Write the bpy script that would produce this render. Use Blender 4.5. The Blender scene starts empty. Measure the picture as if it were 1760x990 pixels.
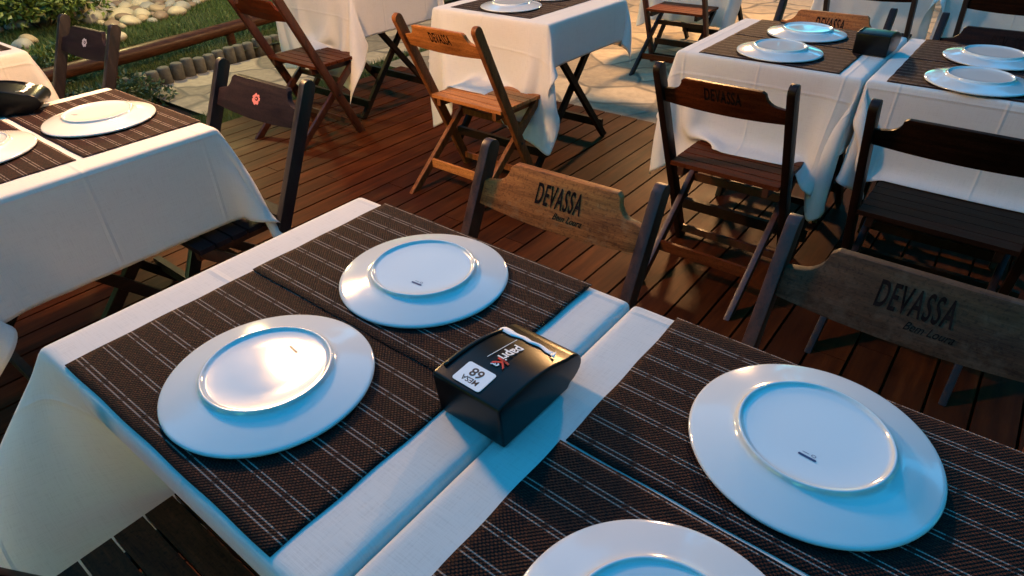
import bpy, bmesh, math, random
import numpy as np
from mathutils import Vector, Matrix

random.seed(7)
rng = np.random.default_rng(7)
sc = bpy.context.scene
COL = sc.collection
R = math.radians
PI = math.pi

# ------------------------------------------------------------------ camera
cam_data = bpy.data.cameras.new('camera')
cam = bpy.data.objects.new('camera', cam_data)
COL.objects.link(cam)
cam_data.sensor_width = 36.0
cam_data.lens = 36.0 * 1095.44 / 1760.0
cam_data.clip_start = 0.02
cam_data.clip_end = 400
right = Vector((0.7884, 0.61488, -0.01888))
down = Vector((0.33585, -0.45594, -0.82421))
fwd = Vector((-0.51539, 0.64347, -0.56597))
m = Matrix.Identity(4)
for i in range(3):
    m[i][0] = right[i]; m[i][1] = -down[i]; m[i][2] = -fwd[i]
m.translation = Vector((1.13394, -0.14669, 1.42522))
cam.matrix_world = m
sc.camera = cam

# ------------------------------------------------------------------ world, light, exposure
SUN_EL, SUN_ROT = 1.5, 200.0
world = bpy.data.worlds.new('World')
sc.world = world
world.use_nodes = True
wn = world.node_tree
wn.nodes.clear()
sky = wn.nodes.new('ShaderNodeTexSky')
sky.sky_type = 'NISHITA'
sky.sun_disc = False
sky.sun_elevation = R(SUN_EL)
sky.sun_rotation = R(SUN_ROT)
sky.air_density = 1.0
sky.dust_density = 0.3
sky.ozone_density = 5.0
bg = wn.nodes.new('ShaderNodeBackground')
bg.inputs['Strength'].default_value = 0.15
wo = wn.nodes.new('ShaderNodeOutputWorld')
tint = wn.nodes.new('ShaderNodeMix'); tint.data_type = 'RGBA'; tint.blend_type = 'MULTIPLY'
tint.inputs[0].default_value = 1.0
tint.inputs[7].default_value = (1.35, 3.70, 2.20, 1)      # clear blue dusk
wn.links.new(sky.outputs[0], tint.inputs[6])
wn.links.new(tint.outputs[2], bg.inputs[0])
wn.links.new(bg.outputs[0], wo.inputs[0])
sun_data = bpy.data.lights.new('sun', 'SUN')
sun_data.energy = 0.05
sun_data.angle = R(12)
sun_data.color = (1.0, 0.78, 0.6)
sun = bpy.data.objects.new('sun', sun_data)
COL.objects.link(sun)
sun.rotation_euler = (R(80), 0, R(-SUN_ROT + 180))
sc.view_settings.view_transform = 'Standard'
sc.view_settings.look = 'None'
sc.view_settings.exposure = 2.75
sc.view_settings.gamma = 1.0
sc.cycles.max_bounces = 8
sc.cycles.sample_clamp_indirect = 6.0
LAMP = 75.0          # emission of the warm lamp globes

# ------------------------------------------------------------------ helpers
def tag(o, label=None, cat=None, group=None, kind=None):
    if label: o['label'] = label
    if cat: o['category'] = cat
    if group: o['group'] = group
    if kind: o['kind'] = kind
    return o

def empty(name, loc=(0, 0, 0), rz=0.0):
    o = bpy.data.objects.new(name, None)
    o.empty_display_size = 0.1
    COL.objects.link(o)
    o.location = loc
    o.rotation_euler = (0, 0, rz)
    return o

def link(name, me, mat=None, parent=None, smooth=False, angle=None):
    o = bpy.data.objects.new(name, me)
    COL.objects.link(o)
    if mat is not None:
        me.materials.clear()
        me.materials.append(mat)
    if parent is not None:
        o.parent = parent
    if smooth or angle:
        me.polygons.foreach_set('use_smooth', [True] * len(me.polygons))
        if angle:
            me.set_sharp_from_angle(angle=R(angle))
    return o

def from_bm(name, bm, mat=None, parent=None, smooth=False, angle=None, bevel=0.0, seg=2):
    if bevel > 0:
        es = [e for e in bm.edges if len(e.link_faces) == 2 and e.calc_face_angle(0) > R(35)]
        bmesh.ops.bevel(bm, geom=es, offset=bevel, segments=seg, affect='EDGES', profile=0.6, clamp_overlap=True)
    me = bpy.data.meshes.new(name)
    bm.to_mesh(me)
    bm.free()
    return link(name, me, mat, parent, smooth, angle)

def add_box(bm, x0, x1, y0, y1, z0, z1):
    vs = [bm.verts.new((x, y, z)) for z in (z0, z1) for (x, y) in ((x0, y0), (x1, y0), (x1, y1), (x0, y1))]
    for f in ((3, 2, 1, 0), (4, 5, 6, 7), (0, 1, 5, 4), (1, 2, 6, 5), (2, 3, 7, 6), (3, 0, 4, 7)):
        bm.faces.new([vs[i] for i in f])
    return vs

def add_prism(bm, pts, a, b, fn):
    """closed outline pts extruded from a to b; fn(p, t) -> xyz"""
    n = len(pts)
    lo = [bm.verts.new(fn(p, a)) for p in pts]
    hi = [bm.verts.new(fn(p, b)) for p in pts]
    f1 = bm.faces.new(lo[::-1]); f2 = bm.faces.new(hi)
    for i in range(n):
        bm.faces.new((lo[i], lo[(i + 1) % n], hi[(i + 1) % n], hi[i]))
    bmesh.ops.recalc_face_normals(bm, faces=bm.faces)

def beam_outline(p0, p1, w, round0=False, round1=False, flat_floor=False):
    """2-D outline (y,z) of a bar from p0 to p1, width w, ends optionally rounded."""
    a = Vector(p0); b = Vector(p1)
    d = (b - a).normalized(); n = Vector((-d.y, d.x))
    out = []
    def end(c, dr, rnd):
        if rnd:
            for k in range(9):
                t = -math.pi / 2 + math.pi * k / 8
                q = c + dr * (math.cos(t) * w / 2) + Vector((-dr.y, dr.x)) * (math.sin(t) * w / 2)
                out.append((q.x, q.y))
        else:
            s = Vector((-dr.y, dr.x))
            qa = c - s * w / 2; qb = c + s * w / 2
            if flat_floor:      # cut flush with the floor
                qa = qa - d * (qa.y / d.y); qb = qb - d * (qb.y / d.y)
            out.append((qa.x, qa.y)); out.append((qb.x, qb.y))
    end(b, d, round1)
    end(a, -d, round0)
    return out

def tube(bm, pts, r, seg=8, cap=True):
    rings = []
    for i, p in enumerate(pts):
        p = Vector(p)
        d = (Vector(pts[min(i + 1, len(pts) - 1)]) - Vector(pts[max(i - 1, 0)])).normalized()
        a = d.orthogonal().normalized(); b = d.cross(a)
        if rings:
            pa = rings[-1][1]; a = (pa - d * pa.dot(d)).normalized(); b = d.cross(a)
        rr = r[i] if isinstance(r, (list, tuple)) else r
        rings.append(([bm.verts.new(p + (a * math.cos(t) + b * math.sin(t)) * rr)
                       for t in [2 * math.pi * k / seg for k in range(seg)]], a))
    for i in range(len(rings) - 1):
        A, B = rings[i][0], rings[i + 1][0]
        for k in range(seg):
            bm.faces.new((A[k], A[(k + 1) % seg], B[(k + 1) % seg], B[k]))
    if cap:
        bm.faces.new(rings[0][0][::-1]); bm.faces.new(rings[-1][0])

def lathe(bm, prof, seg=96):
    rings = []
    for (r, z) in prof:
        if r < 1e-6:
            rings.append([bm.verts.new((0, 0, z))])
        else:
            rings.append([bm.verts.new((r * math.cos(2 * math.pi * k / seg), r * math.sin(2 * math.pi * k / seg), z)) for k in range(seg)])
    for A, B in zip(rings, rings[1:]):
        for k in range(seg):
            a0, a1 = A[k % len(A)], A[(k + 1) % len(A)]
            b0, b1 = B[k % len(B)], B[(k + 1) % len(B)]
            vs = []
            for v in (a0, a1, b1, b0):
                if v not in vs: vs.append(v)
            if len(vs) > 2: bm.faces.new(vs)
    bmesh.ops.recalc_face_normals(bm, faces=bm.faces)

def copy_tree(o, parent=None):
    c = o.copy()
    COL.objects.link(c)
    c.parent = parent
    for ch in [x for x in bpy.data.objects if x.parent == o]:
        copy_tree(ch, c)
    return c

def text_mesh(name, body, size, mat, parent, mtx, sx=1.0, shear=0.0, extrude=0.0004, align='CENTER', bold=0.0, track=1.0):
    cu = bpy.data.curves.new(name, 'FONT')
    cu.body = body
    cu.size = size
    cu.extrude = extrude
    cu.shear = shear
    cu.offset = bold
    cu.align_x = align
    cu.align_y = 'CENTER'
    cu.space_character = track
    tmp = bpy.data.objects.new('tmp', cu)
    COL.objects.link(tmp)
    dg = bpy.context.evaluated_depsgraph_get()
    me = bpy.data.meshes.new_from_object(tmp.evaluated_get(dg))
    bpy.data.objects.remove(tmp)
    me.transform(mtx @ Matrix.Diagonal((sx, 1, 1, 1)))
    me.name = name
    return link(name, me, mat, parent)

# ------------------------------------------------------------------ materials
class NT:
    def __init__(s, name):
        s.m = bpy.data.materials.new(name); s.m.use_nodes = True
        s.t = s.m.node_tree; s.n = s.t.nodes; s.l = s.t.links
        s.b = s.n['Principled BSDF']; s.out = s.n['Material Output']
    def node(s, t, **kw):
        x = s.n.new(t)
        for k, v in kw.items(): setattr(x, k, v)
        return x
    def link(s, a, b): s.l.new(a, b)
    def coords(s, which='Object', scale=(1, 1, 1), rot=(0, 0, 0)):
        tc = s.node('ShaderNodeTexCoord'); mp = s.node('ShaderNodeMapping')
        mp.inputs['Scale'].default_value = scale; mp.inputs['Rotation'].default_value = rot
        s.link(tc.outputs[which], mp.inputs['Vector']); return mp.outputs[0]
    def noise(s, vec, scale, detail=4, rough=0.55):
        x = s.node('ShaderNodeTexNoise'); x.inputs['Scale'].default_value = scale
        x.inputs['Detail'].default_value = detail; x.inputs['Roughness'].default_value = rough
        s.link(vec, x.inputs['Vector']); return x.outputs['Fac']
    def ramp(s, fac, stops):
        x = s.node('ShaderNodeValToRGB')
        e = x.color_ramp.elements
        while len(e) < len(stops): e.new(0.5)
        for i, (p, c) in enumerate(stops):
            e[i].position = p; e[i].color = (*c, 1) if len(c) == 3 else c
        s.link(fac, x.inputs[0]); return x.outputs[0]
    def math(s, op, a, b=None, c=None):
        x = s.node('ShaderNodeMath', operation=op)
        for i, v in enumerate((a, b, c)):
            if v is None: continue
            if isinstance(v, (int, float)): x.inputs[i].default_value = v
            else: s.link(v, x.inputs[i])
        return x.outputs[0]
    def mix(s, fac, a, b, mode='MIX'):
        x = s.node('ShaderNodeMix', data_type='RGBA', blend_type=mode)
        for sock, v in ((x.inputs[0], fac), (x.inputs[6], a), (x.inputs[7], b)):
            if isinstance(v, (int, float)): sock.default_value = v
            elif isinstance(v, tuple): sock.default_value = (*v, 1) if len(v) == 3 else v
            else: s.link(v, sock)
        return x.outputs[2]
    def bump(s, h, strength=0.3, dist=0.002):
        x = s.node('ShaderNodeBump'); x.inputs['Strength'].default_value = strength
        x.inputs['Distance'].default_value = dist
        s.link(h, x.inputs['Height']); s.link(x.outputs[0], s.b.inputs['Normal']); return x
    def set(s, **kw):
        for k, v in kw.items():
            k = k.replace('_', ' ')
            s.b.inputs[k].default_value = (*v, 1) if isinstance(v, tuple) and len(v) == 3 else v
        return s

def wood(name, c0, c1, rough=0.45, spec=0.15, scale=1.0, axis=0, wear=0.0, wearcol=(0.3, 0.22, 0.15)):
    t = NT(name)
    st = [14, 14, 14]; st[axis] = 1.2
    v = t.coords('Object', tuple(st))
    n1 = t.noise(v, 4 * scale, 6, 0.6)
    v2 = t.coords('Object', tuple([a * 6 for a in st]))
    n2 = t.noise(v2, 5 * scale, 3, 0.6)
    f = t.math('ADD', t.math('MULTIPLY', n1, 0.7), t.math('MULTIPLY', n2, 0.35))
    col = t.ramp(f, [(0.38, c0), (0.66, c1)])
    sp = t.noise(t.coords('Object'), 160, 3, 0.7)
    col = t.mix(t.ramp(sp, [(0.52, (0, 0, 0)), (0.66, (0.55, 0.55, 0.55))]), col, tuple(c * 0.35 for c in c0))
    if wear > 0:
        v3 = t.coords('Object', (1, 1, 1))
        n3 = t.noise(v3, 22, 6, 0.7)
        w = t.ramp(n3, [(0.62 - wear * 0.2, (0, 0, 0)), (0.72, (1, 1, 1))])
        col = t.mix(t.math('MULTIPLY', w, 0.6), col, wearcol)
    t.link(col, t.b.inputs['Base Color'])
    t.link(t.ramp(n1, [(0.3, (rough - .1,) * 3), (0.7, (rough + .15,) * 3)]), t.b.inputs['Roughness'])
    t.b.inputs['Specular IOR Level'].default_value = spec
    t.bump(f, 0.35, 0.0012)
    return t.m

def plain(name, col, rough=0.5, metallic=0.0, noise=0.0, coat=0.0):
    t = NT(name)
    t.set(Base_Color=col, Roughness=rough, Metallic=metallic, Coat_Weight=coat)
    if noise > 0:
        v = t.coords('Object')
        n = t.noise(v, 30, 5)
        t.link(t.ramp(n, [(0.3, tuple(c * (1 - noise) for c in col)), (0.7, tuple(min(1, c * (1 + noise)) for c in col))]), t.b.inputs['Base Color'])
        t.bump(n, 0.2, 0.002)
    return t.m

def cloth_material():
    t = NT('white_table_linen')
    uv = t.node('ShaderNodeUVMap'); uv.uv_map = 'UVMap'
    sep = t.node('ShaderNodeSeparateXYZ'); t.link(uv.outputs[0], sep.inputs[0])
    # thread pattern, creases from ironing at the half and the quarters of the cloth
    def threads(c, f):
        return t.math('SINE', t.math('MULTIPLY', c, f))
    cr = None
    for ax in (0, 1):
        for p in (0.25, 0.5, 0.75):
            d = t.math('ABSOLUTE', t.math('SUBTRACT', sep.outputs[ax], p))
            g = t.math('SUBTRACT', 1.0, t.math('MINIMUM', t.math('DIVIDE', d, 0.006), 1.0))
            cr = g if cr is None else t.math('ADD', cr, g)
    mp = t.node('ShaderNodeMapping'); mp.inputs['Scale'].default_value = (1, 1, 1)
    t.link(uv.outputs[0], mp.inputs[0])
    mpx = t.node('ShaderNodeMapping'); mpx.inputs['Scale'].default_value = (500, 30, 1); t.link(uv.outputs[0], mpx.inputs[0])
    mpy = t.node('ShaderNodeMapping'); mpy.inputs['Scale'].default_value = (30, 500, 1); t.link(uv.outputs[0], mpy.inputs[0])
    nx = t.noise(mpx.outputs[0], 1, 2); ny = t.noise(mpy.outputs[0], 1, 2)
    n = t.noise(mp.outputs[0], 9, 4, 0.6)
    weave = t.math('ADD', nx, ny)
    h = t.math('ADD', t.math('MULTIPLY', weave, 0.22), t.math('ADD', t.math('MULTIPLY', cr, 1.4), t.math('MULTIPLY', n, 1.6)))
    t.bump(h, 0.55, 0.0022)
    col = t.ramp(weave, [(0.7, (0.70, 0.69, 0.67)), (1.25, (0.80, 0.79, 0.77))])
    t.link(col, t.b.inputs['Base Color'])
    t.set(Roughness=0.85, Sheen_Weight=0.15)
    t.b.inputs['Specular IOR Level'].default_value = 0.15
    tr = t.node('ShaderNodeBsdfTranslucent'); tr.inputs[0].default_value = (0.82, 0.76, 0.68, 1)
    mx = t.node('ShaderNodeMixShader'); mx.inputs[0].default_value = 0.34
    t.link(t.b.outputs[0], mx.inputs[1]); t.link(tr.outputs[0], mx.inputs[2]); t.link(mx.outputs[0], t.out.inputs[0])
    return t.m

def mat_material():
    """woven placemat: dark brown mesh with pairs of pale threads running along x"""
    t = NT('woven_placemat')
    tc = t.node('ShaderNodeTexCoord')
    sep = t.node('ShaderNodeSeparateXYZ'); t.link(tc.outputs['Object'], sep.inputs[0])
    X, Y = sep.outputs[0], sep.outputs[1]
    # pairs of pale lines, 42 mm apart
    yy = t.math('FRACT', t.math('DIVIDE', t.math('ADD', Y, 0.010), 0.0405))
    def line(c, w):
        return t.math('LESS_THAN', t.math('ABSOLUTE', t.math('SUBTRACT', yy, c)), w)
    pair = t.math('ADD', line(0.42, 0.025), line(0.60, 0.025))
    # the threads dip under at intervals along x
    row = t.math('FLOOR', t.math('DIVIDE', t.math('ADD', Y, 0.010), 0.0405))
    xx = t.math('FRACT', t.math('ADD', t.math('DIVIDE', X, 0.062), t.math('MULTIPLY', row, 0.5)))
    gap = t.math('GREATER_THAN', xx, 0.13)
    beads = t.math('GREATER_THAN', t.math('SINE', t.math('MULTIPLY', X, 6.2832 / 0.0032)), -0.75)
    pale = t.math('MULTIPLY', t.math('MULTIPLY', pair, t.math('MAXIMUM', gap, 0.25)), t.math('MAXIMUM', beads, 0.5))
    br = t.node('ShaderNodeTexBrick'); br.offset = 0.5
    br.inputs['Scale'].default_value = 1.0
    br.inputs['Color1'].default_value = (0.070, 0.022, 0.013, 1)
    br.inputs['Color2'].default_value = (0.017, 0.008, 0.007, 1)
    br.inputs['Mortar'].default_value = (0.003, 0.002, 0.003, 1)
    br.inputs['Mortar Size'].default_value = 0.0006
    br.inputs['Brick Width'].default_value = 0.0062
    br.inputs['Row Height'].default_value = 0.0033
    t.link(tc.outputs['Object'], br.inputs['Vector'])
    v = t.node('ShaderNodeMapping'); v.inputs['Scale'].default_value = (1, 1, 1); t.link(tc.outputs['Object'], v.inputs[0])
    n = t.noise(v.outputs[0], 260, 2)
    base = t.mix(t.math('MULTIPLY', n, 0.7), br.outputs['Color'], (0.012, 0.008, 0.009))
    col = t.mix(t.math('MULTIPLY', pale, 0.75), base, (0.30, 0.255, 0.235))
    t.link(col, t.b.inputs['Base Color'])
    wv = t.math('MULTIPLY', t.math('SINE', t.math('MULTIPLY', X, 6.2832 / 0.0062)), t.math('SINE', t.math('MULTIPLY', Y, 6.2832 / 0.0066)))
    t.bump(t.math('ADD', wv, t.math('MULTIPLY', pair, 0.8)), 0.8, 0.0010)
    t.set(Roughness=0.8)
    t.b.inputs['Specular IOR Level'].default_value = 0.12
    return t.m

M = {}
M['cloth'] = cloth_material()
M['mat'] = mat_material()
def porcelain():
    t = NT('white_porcelain')
    t.set(Base_Color=(0.60, 0.63, 0.64), Roughness=0.12, Coat_Weight=0.6, Coat_Roughness=0.04)
    v = t.coords('Object')
    n = t.noise(v, 14, 2, 0.4)
    t.bump(n, 0.25, 0.0016)
    return t.m
M['porcelain'] = porcelain()
M['stamp'] = plain('navy_stamp', (0.02, 0.035, 0.12), 0.4)
M['black_plastic'] = plain('glossy_black_plastic', (0.003, 0.003, 0.004), 0.3, coat=0.0)
M['black_plastic'].node_tree.nodes['Principled BSDF'].inputs['Specular IOR Level'].default_value = 0.28
M['card'] = plain('white_card', (0.75, 0.78, 0.8), 0.5)
M['ink'] = plain('black_ink', (0.01, 0.01, 0.012), 0.6)
M['red'] = plain('red_print', (0.6, 0.03, 0.02), 0.5)
M['napkin'] = plain('white_napkin', (0.82, 0.83, 0.84), 0.9, noise=0.05)
M['burn'] = plain('burnt_lettering', (0.016, 0.010, 0.009), 0.9, noise=0.6)
M['burn'].node_tree.nodes['Principled BSDF'].inputs['Specular IOR Level'].default_value = 0.0
M['pink'] = plain('pink_emblem_print', (0.42, 0.13, 0.13), 0.7)
M['pale'] = plain('pale_print', (0.35, 0.32, 0.38), 0.6)
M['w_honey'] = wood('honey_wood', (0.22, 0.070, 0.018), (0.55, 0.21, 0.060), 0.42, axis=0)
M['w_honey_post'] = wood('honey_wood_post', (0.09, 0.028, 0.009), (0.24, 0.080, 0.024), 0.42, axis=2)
M['w_oak'] = wood('worn_oak', (0.14, 0.040, 0.010), (0.46, 0.150, 0.036), 0.5, axis=0, wear=0.3, wearcol=(0.32, 0.17, 0.075))
M['w_grey'] = wood('weathered_grey_wood', (0.030, 0.013, 0.006), (0.095, 0.044, 0.022), 0.6, axis=0, wear=0.6, wearcol=(0.12, 0.078, 0.050))
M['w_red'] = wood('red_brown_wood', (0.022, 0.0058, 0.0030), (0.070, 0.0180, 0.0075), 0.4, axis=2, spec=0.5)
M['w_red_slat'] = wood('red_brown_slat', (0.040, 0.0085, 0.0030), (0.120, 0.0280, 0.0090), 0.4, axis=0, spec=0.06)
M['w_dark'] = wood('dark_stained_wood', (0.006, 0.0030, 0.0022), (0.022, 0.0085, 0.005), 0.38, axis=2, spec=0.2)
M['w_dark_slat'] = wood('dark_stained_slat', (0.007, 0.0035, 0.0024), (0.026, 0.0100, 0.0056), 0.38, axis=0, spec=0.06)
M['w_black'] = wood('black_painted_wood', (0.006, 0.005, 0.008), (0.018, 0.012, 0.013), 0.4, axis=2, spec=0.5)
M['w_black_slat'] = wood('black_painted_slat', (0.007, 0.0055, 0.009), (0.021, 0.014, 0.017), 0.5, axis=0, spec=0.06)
M['w_table'] = wood('dark_table_wood', (0.0056, 0.0026, 0.0016), (0.0200, 0.0079, 0.0041), 0.5, axis=1)

def deck_material():
    t = NT('varnished_deck_wood')
    geo = t.node('ShaderNodeNewGeometry')
    ri = geo.outputs['Random Per Island']
    v = t.coords('Object', (9, 0.9, 1))
    addv = t.node('ShaderNodeVectorMath', operation='ADD')
    comb = t.node('ShaderNodeCombineXYZ')
    t.link(t.math('MULTIPLY', ri, 37.0), comb.inputs[0]); t.link(t.math('MULTIPLY', ri, 91.0), comb.inputs[1])
    t.link(v, addv.inputs[0]); t.link(comb.outputs[0], addv.inputs[1])
    n1 = t.noise(addv.outputs[0], 3.2, 7, 0.62)
    col = t.ramp(n1, [(0.28, (0.020, 0.0048, 0.0012)), (0.52, (0.050, 0.0118, 0.0024)), (0.78, (0.088, 0.0235, 0.0050))])
    tint = t.ramp(ri, [(0.0, (0.72, 0.68, 0.66)), (1.0, (1.15, 1.08, 1.0))])
    col = t.mix(1.0, col, tint, 'MULTIPLY')
    vd = t.coords('Object')
    n3 = t.noise(vd, 1.6, 5, 0.6)
    col = t.mix(t.ramp(n3, [(0.45, (0, 0, 0)), (0.75, (0.55, 0.55, 0.55))]), col, (0.025, 0.011, 0.006))
    n4 = t.noise(vd, 60, 3, 0.7)
    col = t.mix(t.ramp(n4, [(0.62, (0, 0, 0)), (0.75, (0.35, 0.35, 0.35))]), col, (0.015, 0.008, 0.005))
    t.b.inputs['Specular IOR Level'].default_value = 0.05
    t.link(col, t.b.inputs['Base Color'])
    t.link(t.ramp(n3, [(0.3, (0.42,) * 3), (0.7, (0.62,) * 3)]), t.b.inputs['Roughness'])
    t.bump(n1, 0.35, 0.002)
    return t.m
M['deck'] = deck_material()

# ------------------------------------------------------------------ setting
def deck():
    bm = bmesh.new()
    w = 0.1205; gap = 0.009
    x = -2.95
    x0 = -0.43808 - 0.006
    k = math.ceil((x - x0) / w)
    r_ = random.Random(3)
    xs = x0 + k * w
    add_list = []
    while xs < 4.2:
        # boards butt end to end at staggered joints
        ys = [-3.2]
        y = -3.2 + r_.uniform(0.6, 3.0)
        while y < 3.0:
            ys.append(y); y += r_.uniform(2.4, 3.4)
        ys.append(3.45)
        for a, b in zip(ys, ys[1:]):
            dz = r_.uniform(-0.0012, 0.0012)
            add_box(bm, xs + gap / 2, xs + w - gap / 2, a + 0.0015, b - 0.0015, -0.032, dz)
        xs += w
    return from_bm('deck', bm, M['deck'], bevel=0.0025, seg=1)
tag(deck(), kind='structure')

def sheet(name, x0, x1, y0, y1, z, mat, n=1):
    bm = bmesh.new()
    g = [[bm.verts.new((x0 + (x1 - x0) * i / n, y0 + (y1 - y0) * j / n, z)) for j in range(n + 1)] for i in range(n + 1)]
    for i in range(n):
        for j in range(n):
            bm.faces.new((g[i][j], g[i + 1][j], g[i + 1][j + 1], g[i][j + 1]))
    return tag(from_bm(name, bm, mat), kind='structure')

def soil_material():
    t = NT('garden_soil')
    v = t.coords('Object')
    n = t.noise(v, 5, 8, 0.7)
    n2 = t.noise(v, 60, 4, 0.7)
    t.link(t.ramp(n, [(0.3, (0.035, 0.02, 0.012)), (0.7, (0.11, 0.06, 0.03))]), t.b.inputs['Base Color'])
    t.bump(t.math('ADD', n, t.math('MULTIPLY', n2, 0.3)), 0.8, 0.02)
    t.set(Roughness=0.95)
    return t.m
def lawn_material():
    t = NT('lawn_soil')
    v = t.coords('Object')
    n = t.noise(v, 3, 8, 0.7)
    n2 = t.noise(v, 80, 4, 0.7)
    f = t.math('ADD', t.math('MULTIPLY', n, 0.6), t.math('MULTIPLY', n2, 0.4))
    t.link(t.ramp(f, [(0.35, (0.012, 0.026, 0.006)), (0.65, (0.038, 0.048, 0.014))]), t.b.inputs['Base Color'])
    t.bump(n2, 0.9, 0.015)
    t.set(Roughness=0.95)
    return t.m
def flagstone_material():
    t = NT('flagstone_paving')
    v = t.coords('Object')
    nz = t.node('ShaderNodeTexNoise'); nz.inputs['Scale'].default_value = 2.5; t.link(v, nz.inputs['Vector'])
    vm = t.node('ShaderNodeVectorMath', operation='SCALE'); vm.inputs['Scale'].default_value = 0.18
    t.link(nz.outputs['Color'], vm.inputs[0])
    va = t.node('ShaderNodeVectorMath', operation='ADD'); t.link(v, va.inputs[0]); t.link(vm.outputs[0], va.inputs[1])
    vo = t.node('ShaderNodeTexVoronoi', feature='DISTANCE_TO_EDGE'); vo.inputs['Scale'].default_value = 2.1
    t.link(va.outputs[0], vo.inputs['Vector'])
    vc = t.node('ShaderNodeTexVoronoi'); vc.inputs['Scale'].default_value = 2.1; t.link(va.outputs[0], vc.inputs['Vector'])
    joint = t.ramp(vo.outputs['Distance'], [(0.008, (0, 0, 0)), (0.05, (1, 1, 1))])
    n = t.noise(v, 14, 6, 0.65)
    sep = t.node('ShaderNodeSeparateColor'); t.link(vc.outputs['Color'], sep.inputs[0])
    stone = t.ramp(t.math('ADD', t.math('MULTIPLY', n, 0.6), t.math('MULTIPLY', sep.outputs[0], 0.4)),
                   [(0.25, (0.12, 0.10, 0.07)), (0.55, (0.26, 0.215, 0.145)), (0.8, (0.40, 0.33, 0.22))])
    col = t.mix(joint, (0.11, 0.095, 0.07), stone)
    t.link(col, t.b.inputs['Base Color'])
    t.bump(t.math('ADD', t.math('MULTIPLY', joint, 1.0), t.math('MULTIPLY', n, 0.5)), 0.8, 0.01)
    t.set(Roughness=0.75)
    return t.m
M['soil'] = soil_material(); M['lawn'] = lawn_material(); M['flag'] = flagstone_material()
sheet('ground', -60, 60, -60, 60, -0.20, M['soil'])
sheet('lawn', -14, -4.66, 0.3, 16, -0.075, M['lawn'])
sheet('lawn_verge', -3.5, -2.955, 1.0, 3.6, -0.15, M['lawn'])
sheet('path', -4.60, -3.5, 2.07, 9.0, -0.145, M['flag'])
sheet('paving', -3.1, 8.0, 3.47, 14, -0.03, M['flag'])
def slope_lawn():
    bm = bmesh.new(); add_box(bm, -3.5, -3.1, 3.6, 9, -0.19, -0.14)
    return from_bm('lawn_border', bm, M['lawn'])
tag(slope_lawn(), kind='structure')

def grass_material():
    t = NT('grass_blades')
    geo = t.node('ShaderNodeNewGeometry')
    t.link(t.ramp(geo.outputs['Random Per Island'], [(0.0, (0.018, 0.050, 0.006)), (0.5, (0.040, 0.085, 0.012)), (0.85, (0.075, 0.12, 0.020)), (1.0, (0.14, 0.13, 0.045))]), t.b.inputs['Base Color'])
    t.set(Roughness=0.6)
    return t.m
M['grass'] = grass_material()

def blades(name, areas, h=0.05, w=0.006, seed=1):
    g = np.random.default_rng(seed)
    V = []; F = []
    for (x0, x1, y0, y1, z, n) in areas:
        px = g.uniform(x0, x1, n); py = g.uniform(y0, y1, n)
        # patchy cover
        keep = (np.sin(px * 5.1 + np.sin(py * 3.3)) + np.sin(py * 6.7 + px * 2.1) + g.uniform(-1.6, 2.4, n)) > -0.9
        px, py = px[keep], py[keep]; n = len(px)
        a = g.uniform(0, 2 * np.pi, n); hh = h * g.uniform(0.45, 1.25, n)
        lean = g.uniform(0.1, 0.9, n) * hh; la = g.uniform(0, 2 * np.pi, n)
        dx, dy = np.cos(a) * w / 2, np.sin(a) * w / 2
        b0 = np.stack([px - dx, py - dy, np.full(n, z)], 1); b1 = np.stack([px + dx, py + dy, np.full(n, z)], 1)
        tp = np.stack([px + np.cos(la) * lean, py + np.sin(la) * lean, z + hh], 1)
        base = sum(len(v) for v in V)
        V.append(np.stack([b0, b1, tp], 1).reshape(-1, 3))
        F.append(base + np.arange(3 * n).reshape(-1, 3))
    V = np.concatenate(V); F = np.concatenate(F)
    me = bpy.data.meshes.new(name)
    me.from_pydata(V.tolist(), [], F.tolist())
    return link(name, me, M['grass'])
tag(blades('grass', [(-8.5, -4.7, 1.2, 6.5, -0.075, 110000), (-3.5, -2.96, 1.2, 3.5, -0.15, 14000), (-3.5, -3.1, 3.6, 7.5, -0.14, 9000)]),
    'short patchy green grass of the lawn beyond the log rail', 'grass', kind='stuff')

# ------------------------------------------------------------------ warm pendant lamps on overhead cables (above the picture)
def emit(name, col, s):
    t = NT(name)
    e = t.node('ShaderNodeEmission'); e.inputs[0].default_value = (*col, 1); e.inputs[1].default_value = s
    t.link(e.outputs[0], t.out.inputs[0]); return t.m
M['iron'] = plain('black_iron', (0.02, 0.02, 0.02), 0.5, 0.6)
WARM = (1.0, 0.53, 0.21)
def pendant(loc, power, label, r=0.15, col=None):
    root = empty('pendant_lamp', loc)
    tag(root, label, 'lamp', 'pendant lamps over the terrace')
    bm = bmesh.new(); bmesh.ops.create_uvsphere(bm, u_segments=24, v_segments=14, radius=r)
    from_bm('glass_globe', bm, emit('lit_globe', col or WARM, power), root, smooth=True)
    bm = bmesh.new(); tube(bm, [(0, 0, r * 0.96), (0, 0, r + 0.08)], 0.035, 16)
    from_bm('socket', bm, M['iron'], root, smooth=True, angle=40)
    bm = bmesh.new(); tube(bm, [(0, 0, r + 0.08), (0, 0, 3.3 - loc[2])], 0.006, 8)
    from_bm('cord', bm, M['iron'], root, smooth=True)
L1 = (-1.70, 1.30, 2.6)
L4 = (-1.25, 0.90, 1.72)
L5 = (-0.22, -1.30, 0.002)
L2 = (-6.0, 3.1, 2.2)
L3 = (-1.3, 6.0, 2.1)
pendant(L1, LAMP * 0.11, 'round warm white pendant lamp hanging high above the dining tables')
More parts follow.
